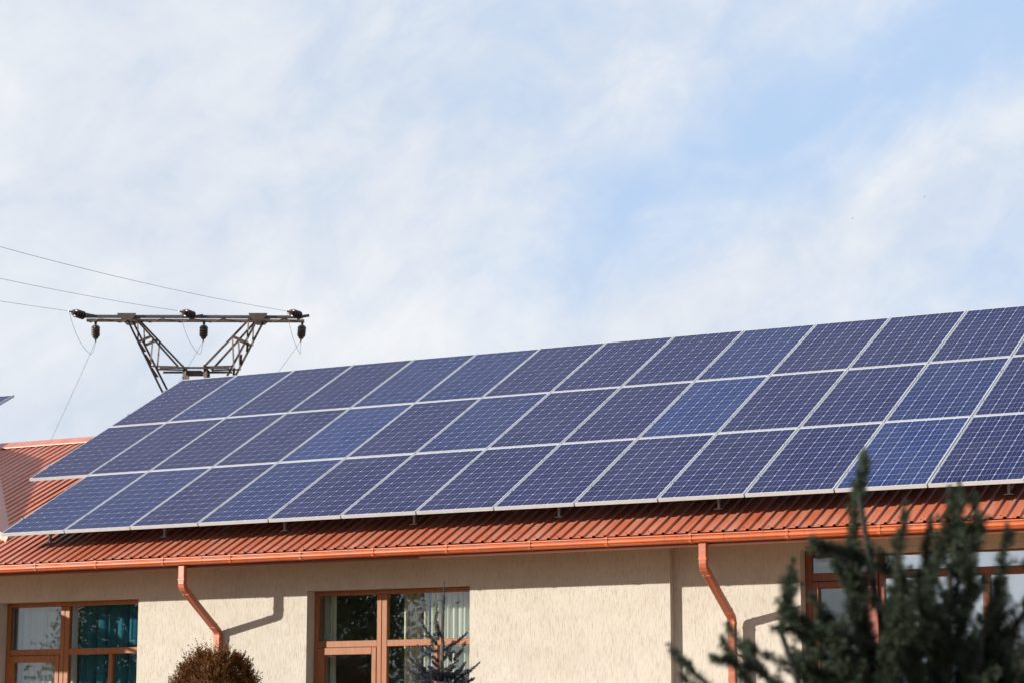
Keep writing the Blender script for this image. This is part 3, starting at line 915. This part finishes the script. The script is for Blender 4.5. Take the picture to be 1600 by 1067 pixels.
member('platform_beam', (py(-8.40, 11.13, -0.36), py(-8.40, 11.13, 0.36), 0.07))
member('platform_beam', (py(-7.86, 11.13, -0.36), py(-7.86, 11.13, 0.36), 0.07))
hd = MB(); hd.box(-0.20, 0.20, -0.20, 0.20, 10.99, 11.08)
ho = hd.build('head_box', M['tower'], pylon); q = py(pc, 0); ho.location = (q.x, q.y, 0); ho.rotation_euler = (0, 0, -YAW)
for sr in (-1, 1):
    for sd in (-1, 1):
        member('corner_post', (py(pc + sr * 0.26, 11.12, sd * 0.26), py(pc + sr * 0.70, 0.0, sd * 0.70), 0.10))
br = MB(); zs = [10.9, 9.9, 8.8, 7.6, 6.3, 4.9, 3.4, 1.8, 0.2]
for i in range(len(zs) - 1):
    w0 = 0.26 + (11.12 - zs[i]) * 0.0396; w1 = 0.26 + (11.12 - zs[i + 1]) * 0.0396
    for sd in (-1, 1):
        br.bar(py(pc - w0, zs[i], sd * w0), py(pc + w1, zs[i + 1], sd * w1), 0.05, 0.012)
        br.bar(py(pc + sd * w0, zs[i], w0), py(pc + sd * w1, zs[i + 1], -w1), 0.05, 0.012)
br.build('body_bracing', M['tower'], pylon)


def insulator(start, axis):
    """a string of shed discs on a steel pin; returns the live end"""
    ax = Vector(axis).normalized(); s0 = Vector(start)
    ins = MB().lathe([(0, 0.02), (0.06, 0.02), (0.08, 0.045), (0.44, 0.045), (0.46, 0.025), (0.56, 0.016), (0.60, 0.022), (0.66, 0.018)], s0, ax, 10).build('insulator', M['porcelain'], pylon, smooth=False)
    for k in range(4):
        c = s0 + ax * (0.10 + k * 0.085)
        MB().lathe([(0, 0.04), (0.015, 0.095), (0.04, 0.112), (0.055, 0.104), (0.05, 0.075), (0.06, 0.04)], c, ax, 18).build('insulator_disc', M['porcelain'], ins, smooth=True)
    MB().lathe([(0.455, 0.05), (0.47, 0.075), (0.50, 0.07), (0.52, 0.03)], s0, ax, 12).build('insulator_cap', M['tower'], ins, smooth=True)
    return s0 + ax * 0.64


fr_dir = Vector((0.358, -0.934, -0.14)).normalized(); bk_dir = Vector((-0.70, 0.714, -0.125)).normalized()
ends = []
NAMES = [('left', -10.86), ('middle', -8.06), ('right', -5.34)]
for nm, rr in NAMES:
    st = py(rr - 0.02, 12.44, -0.34)
    # steel link from the beam to the string
    lk = MB().bar(py(rr + 0.14, 12.48, -0.26), st, 0.05, 0.07)
    if rr < -10: lk.bar(py(rr - 0.1, 12.52, -0.28), py(rr + 0.3, 12.45, -0.2), 0.06, 0.06)
    lk.build('link_bracket', M['tower'], pylon)
    e1 = insulator(st, (HR * -0.52 + HF * -0.80 + Vector((0, 0, 0.06))))
    sb = py(rr + 0.10 if rr < -6 else rr - 0.08, 12.36, 0.30)
    MB().bar(sb + Vector((0, 0, 0.1)), sb, 0.05, 0.05).build('link_bracket', M['tower'], pylon)
    e2 = insulator(sb, HR * -0.14 + HF * 0.9 + Vector((0, 0, -0.60)))
    ends.append((nm, e1, e2))

for nm, e1, e2 in ends:
    pts = []; rad = []
    for i in range(41):
        s = 62.0 * i / 40
        pts.append(e1 + Vector((0.139 * s, -0.990 * s, -0.110 * s + 0.0020 * s * s))); rad.append(0.0048)
    o = MB().tube(pts, rad, 5).build('power_line', M['wire'])
    tag(o, 'thin power line leaving the %s insulator of the pylon towards the upper left' % nm, 'power line', 'front power lines')
    pts = [e2 + Vector((-0.70 * s, 0.714 * s, -0.125 * s + 0.0009 * s * s)) for s in [70.0 * i / 30 for i in range(31)]]
    o = MB().tube(pts, 0.0058, 5).build('power_line', M['wire'])
    tag(o, 'thin power line dropping behind the roof from the hanging %s insulator' % nm, 'power line', 'rear power lines')
    mid = (e1 + e2) / 2; pts = []
    for i in range(21):
        u = i / 20
        q = e1.lerp(e2, u); sag = 0.62 * (1 - abs(2 * u - 1) ** 2.6)
        pts.append(q + Vector((0, 0, -sag)) + HR * 0.12 * math.sin(u * PI))
    o = MB().tube(pts, 0.0052, 5).build('jumper_cable', M['wire'])
    tag(o, 'slack jumper cable looping below the %s end of the pylon crossarm' % nm if nm != 'middle' else 'slack jumper cable looping below the middle of the pylon crossarm', 'cable', 'jumper cables')

# ------------------------------------------------------------------ vegetation
class Blades:
    """many small leaf or needle blades gathered with numpy"""
    def __init__(s):
        s.V = []; s.n = 0; s.F = []
    def add(s, base, direc, length, width, bend=0.15):
        """arrays (n,3),(n,3),(n,),(n,)"""
        n = len(base)
        if n == 0: return
        d = direc / np.linalg.norm(direc, axis=1, keepdims=True)
        r = rng.normal(size=(n, 3)); side = np.cross(d, r); side /= np.linalg.norm(side, axis=1, keepdims=True)
        nor = np.cross(side, d)
        L = length[:, None]; W = width[:, None]
        a = base; b = base + d * L * 0.5 + side * W * 0.5 + nor * L * bend * 0.3
        c = base + d * L + nor * L * bend; e = base + d * L * 0.5 - side * W * 0.5 + nor * L * bend * 0.3
        V = np.stack([a, b, c, e], 1).reshape(-1, 3)
        F = (np.arange(n)[:, None] * 4 + np.arange(4)[None, :]) + s.n
        s.V.append(V); s.F.append(F); s.n += 4 * n
    def build(s, name, mat, parent):
        V = np.concatenate(s.V).astype(np.float32); F = np.concatenate(s.F).astype(np.int32)
        m = bpy.data.meshes.new(name)
        m.vertices.add(len(V)); m.vertices.foreach_set('co', V.ravel())
        m.loops.add(F.size); m.loops.foreach_set('vertex_index', F.ravel())
        m.polygons.add(len(F)); m.polygons.foreach_set('loop_start', np.arange(len(F), dtype=np.int32) * 4)
        m.update(calc_edges=True); m.materials.append(mat)
        o = bpy.data.objects.new(name, m); COL.objects.link(o); o.parent = parent
        return o


def curve_pts(a, b, bow, n=9, wob=0.0):
    a = Vector(a); b = Vector(b); L = (b - a).length; out = []
    w1 = Vector(rng.normal(size=3)) * wob * L; ph = rng.random() * 6
    for i in range(n):
        u = i / (n - 1)
        out.append(a.lerp(b, u) + Vector(bow) * (math.sin(u * PI)) * 1.0 + w1 * math.sin(u * 5 + ph) * u * (1 - u) * 2)
    return out


def needle_shoot(bl, pts, n, ln, wd, spread, u0=0.0, taper=0.6):
    """needles all round a stem, leaning forward"""
    P = np.array([tuple(p) for p in pts]); k = len(P)
    u = u0 + (1 - u0) * rng.random(n); f = u * (k - 1); i = np.minimum(f.astype(int), k - 2); w = (f - i)[:, None]
    base = P[i] * (1 - w) + P[i + 1] * w
    t = P[i + 1] - P[i]; t /= np.linalg.norm(t, axis=1, keepdims=True)
    r = rng.normal(size=(n, 3)); r -= t * (r * t).sum(1, keepdims=True); r /= np.linalg.norm(r, axis=1, keepdims=True)
    d = t * (1 - spread) + r * spread
    L = ln * (0.7 + 0.6 * rng.random(n)) * (1 - taper * np.clip((u - 0.75) / 0.25, 0, 1))
    bl.add(base, d, L, np.full(n, wd) * (0.8 + 0.4 * rng.random(n)))


# --- foreground conifer, close to the lens and so out of focus
def foreground_conifer():
    base = Vector((-2.097 * 0.8, 6.795 * 0.8, 0))
    root = empty('conifer_shrub', base)
    tag(root, 'dark green feathery conifer with upright plumes in the blurred right foreground', 'conifer')
    S = 0.001953 * 0.8
    def loc(px, py_, d):
        """metres right of the trunk, height, depth"""
        return HR * ((px - 1440) * S) + HF * d + Vector((0, 0, 1.6 + (1166 - py_) * S))
    wood = MB(); bl = Blades()
    trunk = [Vector((0, 0, 0.0)), Vector((0.01, 0.0, 0.7)), HR * -0.03 + Vector((0, 0, 1.35)), HR * 0.02 + Vector((0, 0, 1.75))]
    wood.tube(trunk, [0.05, 0.042, 0.03, 0.014], 7)
    r = random.Random(5)
    # (tip x, tip y, origin x, origin y, bow sideways, fullness)
    plumes = [
        (1372, 684, 1348, 780, 0, 0.35), (1350, 730, 1362, 1060, -18, 1.25), (1388, 800, 1372, 1010, 6, 0.7),
        (1256, 850, 1400, 905, -14, 1.0), (1300, 875, 1420, 985, -10, 0.8),
        (1226, 880, 1212, 985, 4, 0.5), (1212, 935, 1330, 1040, -15, 0.9), (1195, 985, 1360, 1010, -6, 0.85),
        (1172, 1010, 1330, 1070, -8, 0.8), (1092, 1030, 1300, 1110, -20, 0.55), (1046, 1002, 1130, 1090, -8, 0.30), (1060, 1050, 1200, 1130, -16, 0.45),
        (1112, 1000, 1180, 1090, -8, 0.4), (1150, 965, 1200, 1050, -6, 0.35), (1240, 960, 1350, 1070, -8, 0.9), (1265, 930, 1345, 1050, -6, 0.8),
        (1482, 762, 1420, 960, 14, 1.15), (1466, 800, 1405, 1010, 12, 1.0), (1436, 880, 1400, 1040, 6, 1.0), (1410, 930, 1395, 1060, 2, 1.0),
        (1512, 745, 1490, 900, 6, 0.6), (1536, 762, 1500, 960, 10, 0.85), (1524, 800, 1482, 1000, 10, 0.95), (1548, 830, 1510, 1000, 8, 0.7),
        (1496, 880, 1462, 1040, 6, 1.1), (1560, 905, 1520, 1060, 6, 1.1), (1590, 850, 1560, 1010, 8, 0.6), (1612, 870, 1570, 1050, 10, 0.9),
        (1455, 930, 1440, 1080, 2, 1.1), (1530, 950, 1500, 1090, 4, 1.2), (1590, 940, 1550, 1090, 6, 1.2), (1640, 900, 1590, 1080, 8, 1.0),
        (1680, 930, 1600, 1100, 10, 1.0), (1700, 1000, 1560, 1120, 10, 1.1), (1330, 905, 1390, 1080, -8, 1.1), (1290, 960, 1380, 1100, -8, 1.1),
        (1375, 900, 1380, 1080, 0, 1.1), (1350, 980, 1390, 1120, -4, 1.2), (1420, 990, 1420, 1120, 0, 1.2), (1480, 1000, 1460, 1130, 2, 1.2),
        (1560, 1000, 1500, 1140, 6, 1.2), (1620, 1000, 1530, 1150, 8, 1.2), (1250, 1030, 1370, 1140, -10, 1.1), (1200, 1060, 1360, 1170, -12, 1.0), (1310, 1020, 1390, 1150, -6, 1.2),
        (1140, 1080, 1340, 1190, -16, 0.8), (1660, 1060, 1530, 1200, 10, 1.1),
    ]
    env = [(1120, 1060), (1180, 1010), (1230, 965), (1280, 925), (1330, 870), (1380, 885), (1440, 880), (1500, 880), (1560, 905), (1620, 900), (1700, 960)]
    for k in range(70):
        x = r.uniform(1190, 1690)
        for (xa, ya), (xb, yb) in zip(env[:-1], env[1:]):
            if xa <= x <= xb: yt = ya + (yb - ya) * (x - xa) / (xb - xa)
        y = yt + 55 + r.random() ** 0.7 * 170
        plumes.append((x, y, x + (1440 - x) * 0.32 + r.uniform(-15, 15), y + r.uniform(80, 150), (x - 1440) * 0.03, r.uniform(0.6, 1.2)))
    for (tx, ty, ox, oy, bow, full) in plumes:
        d0 = r.uniform(-0.22, 0.25); d1 = d0 + r.uniform(-0.12, 0.12)
        a = loc(ox, oy, d0 * 0.6); b = loc(tx, ty, d1)
        pts = curve_pts(a, b, HR * (bow * S), 9, 0.05)
        L = (b - a).length
        wood.tube(pts, [0.008 * (1 - 0.8 * i / 8) for i in range(9)], 5)
        cn = [Vector((a.x * 0.35, a.y * 0.35, max(0.25, a.z - 0.6))), Vector((a.x * 0.8, a.y * 0.8, a.z - 0.22)), a]
        wood.tube(cn, [0.010, 0.0085, 0.007], 5)
        needle_shoot(bl, cn[1:], 260, 0.016, 0.0032, 0.55)
        needle_shoot(bl, pts, int(1500 * L * (0.6 + full)), 0.021, 0.0028, 0.66)
        # side twigs
        nt = int(72 * L * full) + 4
        for k in range(nt):
            u = r.uniform(0.02, 0.93); f = u * 8; i = min(int(f), 7); q = pts[i].lerp(pts[i + 1], f - i)
            t = (pts[i + 1] - pts[i]).normalized()
            rd = Vector(rng.normal(size=3)); rd -= t * rd.dot(t); rd.normalize()
            tl = (0.022 + 0.075 * r.random() ** 1.6) * full ** 0.5 * (1.15 - 0.75 * u)
            e = q + (t * 0.85 + rd * r.uniform(0.5, 1.1) + Vector((0, 0, 0.15))).normalized() * tl
            tp = curve_pts(q, e, (0, 0, -0.05 * tl), 4, 0.05)
            wood.tube(tp, [0.0026, 0.002, 0.0016, 0.0008], 3, cap=False)
            needle_shoot(bl, tp, int(1500 * tl) + 12, 0.0175, 0.0028, 0.66)
    # low skirt that carries the shrub down to the ground
    for k in range(70):
        an = r.uniform(0, 2 * PI); z = r.uniform(0.15, 1.3); rad = 0.5 * (1 - 0.25 * z)
        a = Vector((0, 0, z * 0.8)); b = Vector((math.cos(an) * rad, math.sin(an) * rad, z + 0.25))
        pts = curve_pts(a, b, (0, 0, -0.06), 7, 0.05)
        wood.tube(pts, [0.010 * (1 - 0.8 * i / 6) for i in range(7)], 4)
        needle_shoot(bl, pts, 420, 0.03, 0.007, 0.6, 0.3)
        for j in range(9):
            u = r.uniform(0.35, 0.95); q = pts[min(int(u * 6), 5)]
            e = q + Vector((r.gauss(0, 0.09), r.gauss(0, 0.09), r.uniform(0.02, 0.14)))
            needle_shoot(bl, [q, e], 90, 0.026, 0.007, 0.6)
    wood.build('trunk', M['bark'], root)
    bl.build('foliage', mat_leaf('deep_green_needles', (0.013, 0.022, 0.011, 1), (0.046, 0.064, 0.036, 1), 0.6, 0.15), root)


foreground_conifer()


# --- blue spruce whose tip stands before the middle window
def blue_spruce():
    base = Vector((-10.545, 19.0, 0))
    root = empty('blue_spruce', base)
    tag(root, 'young blue spruce tip with bare leader and dark shoots before the middle window', 'spruce')
    S = 0.00603
    wood = MB(); bl = Blades()
    r = random.Random(9)
    def loc(px, py_, d): return HR * ((px - 694) * S) + HF * d + Vector((0, 0, 1.6 + (1166 - py_) * S))
    def zx(x, y): return 620 + x / 6.39, 900 + y / 6.39
    wood.tube([Vector((0, 0, 0)), Vector((0, 0, 1.4)), loc(693.5, 1019, 0), loc(695, 960, 0), loc(696, 911, 0)], [0.055, 0.035, 0.016, 0.011, 0.005], 7)
    needle_shoot(bl, [loc(693.5, 1019, 0), loc(695, 960, 0), loc(696, 911, 0)], 1100, 0.022, 0.0062, 0.5)
    shoots = [((412, 285), (428, 650), 0.006), ((395, 415), (462, 620), 0.006), ((235, 432), (422, 690), 0.006), ((718, 565), (476, 750), 0.006), ((705, 660), (585, 850), 0.005), ((555, 705), (470, 850), 0.006),
              ((215, 690), (440, 860), 0.006), ((290, 698), (440, 765), 0.005), ((125, 800), (350, 1000), 0.006), ((75, 885), (330, 1075), 0.006), ((195, 815), (345, 1010), 0.005),
              ((845, 862), (590, 1040), 0.006), ((795, 1015), (620, 1080), 0.006), ((705, 865), (580, 1010), 0.005), ((635, 850), (470, 940), 0.006), ((600, 905), (470, 990), 0.006), ((370, 850), (450, 930), 0.006),
              ((535, 760), (560, 860), 0.004), ((225, 940), (380, 1060), 0.006), ((560, 930), (460, 1010), 0.006), ((640, 960), (480, 1060), 0.006), ((350, 910), (440, 1000), 0.006), ((300, 960), (430, 1050), 0.006), ((430, 950), (440, 1060), 0.007), ((500, 990), (470, 1080), 0.007)]
    for (t, b, w) in shoots:
        d0 = r.uniform(-0.12, 0.12)
        tp = loc(*zx(*t), d0 * 1.6); bp = loc(*zx(*b), d0 * 0.3)
        L = (tp - bp).length
        pts = curve_pts(bp, tp, Vector((0, 0, -0.05 * L)), 6, 0.03)
        wood.tube(pts, [0.008, 0.0075, 0.007, 0.0065, 0.006, 0.004], 5)
        needle_shoot(bl, pts, int(900 * L) + 60, 0.027, 0.0055, 0.58)
        for k in range(int(L * 14)):
            u = r.uniform(0.1, 0.6); q = pts[min(int(u * 5), 4)]
            t_ = (tp - bp).normalized(); e = q + (t_ + Vector(rng.normal(size=3)) * 0.55).normalized() * r.uniform(0.05, 0.11)
            needle_shoot(bl, [q, e], 80, 0.022, 0.0055, 0.6)
    # whorls further down, thick with needles
    z = 2.22; rad = 0.16
    while z > 0.25:
        nb = 9
        for k in range(nb):
            an = 2 * PI * (k + r.random() * 0.7) / nb; R_ = rad * r.uniform(0.8, 1.1)
            a = Vector((0, 0, z)); b = Vector((math.cos(an) * R_, math.sin(an) * R_, z + R_ * 0.65 * r.uniform(0.6, 1.3)))
            pts = curve_pts(a, b, (0, 0, -0.10 * R_), 6, 0.03)
            wood.tube(pts, [0.010, 0.009, 0.008, 0.006, 0.005, 0.003], 4)
            needle_shoot(bl, pts, int(700 * R_) + 60, 0.024, 0.006, 0.6)
            for j in range(int(34 * R_)):
                u = r.uniform(0.15, 0.95); q = pts[min(int(u * 5), 4)]
                dd = (b - a).normalized(); sd = Vector((-dd.y, dd.x, 0)) * r.choice((-1, 1))
                e = q + (dd * 0.8 + sd * r.uniform(0.3, 0.9) + Vector((0, 0, r.uniform(-0.25, 0.25)))).normalized() * r.uniform(0.07, 0.17)
                wood.tube([q, e], [0.004, 0.002], 3, cap=False)
                needle_shoot(bl, [q, e], 85, 0.023, 0.006, 0.6)
        z -= 0.14; rad += 0.055
    wood.build('trunk', M['twig'], root)
    bl.build('foliage', mat_leaf('blue_grey_needles', (0.022, 0.030, 0.042, 1), (0.055, 0.070, 0.092, 1), 0.65, 0.08), root)


blue_spruce()


# --- bronze thuja below the left downpipe
def thuja():
    base = Vector((-15.50, 22.45, 0))
    root = empty('thuja_bush', base)
    tag(root, 'rounded bronze brown thuja bush under the left downpipe', 'thuja')
    wood = MB(); bl = Blades(); r = random.Random(3)
    wood.tube([(0, 0, 0), (0.02, 0, 1.0), (0, 0.02, 2.0), (0, 0, 2.5)], [0.06, 0.05, 0.03, 0.01], 7)
    H = 2.66
    def radius(z):
        u = z / H
        return 0.84 * (max(0.0, 1 - u ** 3.2)) ** 0.62 * (0.55 + 0.45 * min(1, u * 4))
    n = 0
    while n < 900:
        z = r.uniform(0.12, H - 0.05) ** 1.0
        if z < 1.5 and r.random() < 0.5: continue
        an = r.uniform(0, 2 * PI); lump = 1 + 0.20 * math.sin(3 * an + 2.1 * z) + 0.17 * math.sin(5 * an - 3 * z + 1) + 0.06 * math.sin(9 * an + 7 * z)
        rr = radius(z) * lump * r.uniform(0.62, 1.0)
        q = Vector((math.cos(an) * rr, math.sin(an) * rr, z))
        outd = Vector((math.cos(an), math.sin(an), 0))
        up = (outd * r.uniform(0.25, 0.7) + Vector((0, 0, 1))).normalized()
        L = r.uniform(0.12, 0.24) * (1.45 if r.random() < 0.12 else 1.0)
        # a flat upright spray: fan of twiglets in one plane
        plane = (Vector(rng.normal(size=3)) * 0.6 + Vector((-outd.y, outd.x, 0))).normalized()
        for k in range(9):
            f = (k - 4) / 4
            e = q + (up + plane * f * 0.75 + Vector(rng.normal(size=3)) * 0.12).normalized() * L * (1.0 - 0.35 * abs(f))
            needle_shoot(bl, [q, q.lerp(e, 0.5), e], 22, 0.028, 0.010, 0.42, 0.15)
        if n % 4 == 0: wood.tube([(0, 0, max(0.1, z - 0.35)), tuple(q * 0.55 + Vector((0, 0, z * 0.42))), tuple(q + up * L * 0.4)], [0.012, 0.007, 0.002], 4, cap=False)
        n += 1
    wood.build('trunk', M['bark'], root)
    bl.build('crown', mat_leaf('bronze_scale_leaves', (0.070, 0.028, 0.006, 1), (0.21, 0.082, 0.020, 1), 0.7, 0.12), root)


thuja()


# --- garden tree out of the picture at the left, mirrored in the middle window's glass
def garden_tree(loc, H, label, seed):
    root = empty('garden_tree', loc)
    tag(root, label, 'tree')
    wood = MB(); bl = Blades(); r = random.Random(seed)
    wood.tube([(0, 0, 0), (0.05, 0.02, H * 0.2), (-0.05, 0.05, H * 0.45), (0, 0, H * 0.8)], [0.20, 0.16, 0.11, 0.04], 8)
    for k in range(46):
        an = r.uniform(0, 2 * PI); z = H * r.uniform(0.25, 0.92); R_ = H * 0.34 * math.sin(PI * min(1, max(0.12, (z / H - 0.12) / 0.95))) ** 0.6
        a = Vector((0, 0, z * 0.72)); b = Vector((math.cos(an) * R_ * r.uniform(0.5, 1), math.sin(an) * R_ * r.uniform(0.5, 1), z))
        pts = curve_pts(a, b, (0, 0, 0.1), 6, 0.08)
        wood.tube(pts, [0.06, 0.05, 0.04, 0.03, 0.02, 0.008], 5)
        n = 420
        c = np.array(tuple(b)) + rng.normal(size=(n, 3)) * H * 0.072
        bl.add(c, rng.normal(size=(n, 3)) + np.array([0, 0, -0.4]), np.full(n, 0.13), np.full(n, 0.07))
    wood.build('trunk', M['bark'], root)
    bl.build('crown', mat_leaf('garden_leaves', (0.05, 0.075, 0.02, 1), (0.12, 0.15, 0.05, 1), 0.6, 0.25), root)


garden_tree((-24.3, 8.6, 0), 6.2, 'leafy garden tree seen as dark foliage mirrored in the middle window', 21)
garden_tree((-28.9, 8.0, 0), 6.0, 'leafy garden tree seen as dark foliage mirrored in the left window', 33)


# --- two far birds
def bird(px, py_, span, tilt, label):
    d = FWD + RGT * ((px - 800) / 3584.26) + UP * ((533.5 - py_) / 3584.26)
    c = Vector((0, 0, 1.6)) + d * 170
    mb = MB()
    mb.lathe([(-0.09, 0.004), (-0.05, 0.018), (0.02, 0.024), (0.07, 0.016), (0.10, 0.004)], (0, 0, 0), (0.3, 1, 0), 8)
    for s in (-1, 1):
        w = [(0, 0.03, 0.01), (s * span * 0.28, 0.05, 0.05 + tilt * s), (s * span * 0.5, -0.03, 0.02 + tilt * s), (s * span * 0.26, -0.03, 0.035 + tilt * s), (0, -0.04, 0.005)]
        w2 = [(x, y, z - 0.006) for x, y, z in w]
        mb.add(w + w2, [(0, 1, 2, 3, 4), (9, 8, 7, 6, 5)] + [(i, 5 + i, 5 + (i + 1) % 5, (i + 1) % 5) for i in range(5)])
    o = mb.build('bird', M['bird'], None, loc=c)
    o.rotation_euler = (0, 0, -YAW + 0.4)
    tag(o, label, 'bird', 'two far birds in the sky')


bird(1332, 342, 0.20, 0.0, 'tiny dark bird in the white cloud band, the lower left of two')
bird(1444.5, 308, 0.18, 0.02, 'tiny dark bird near the right picture edge, the upper right of two')
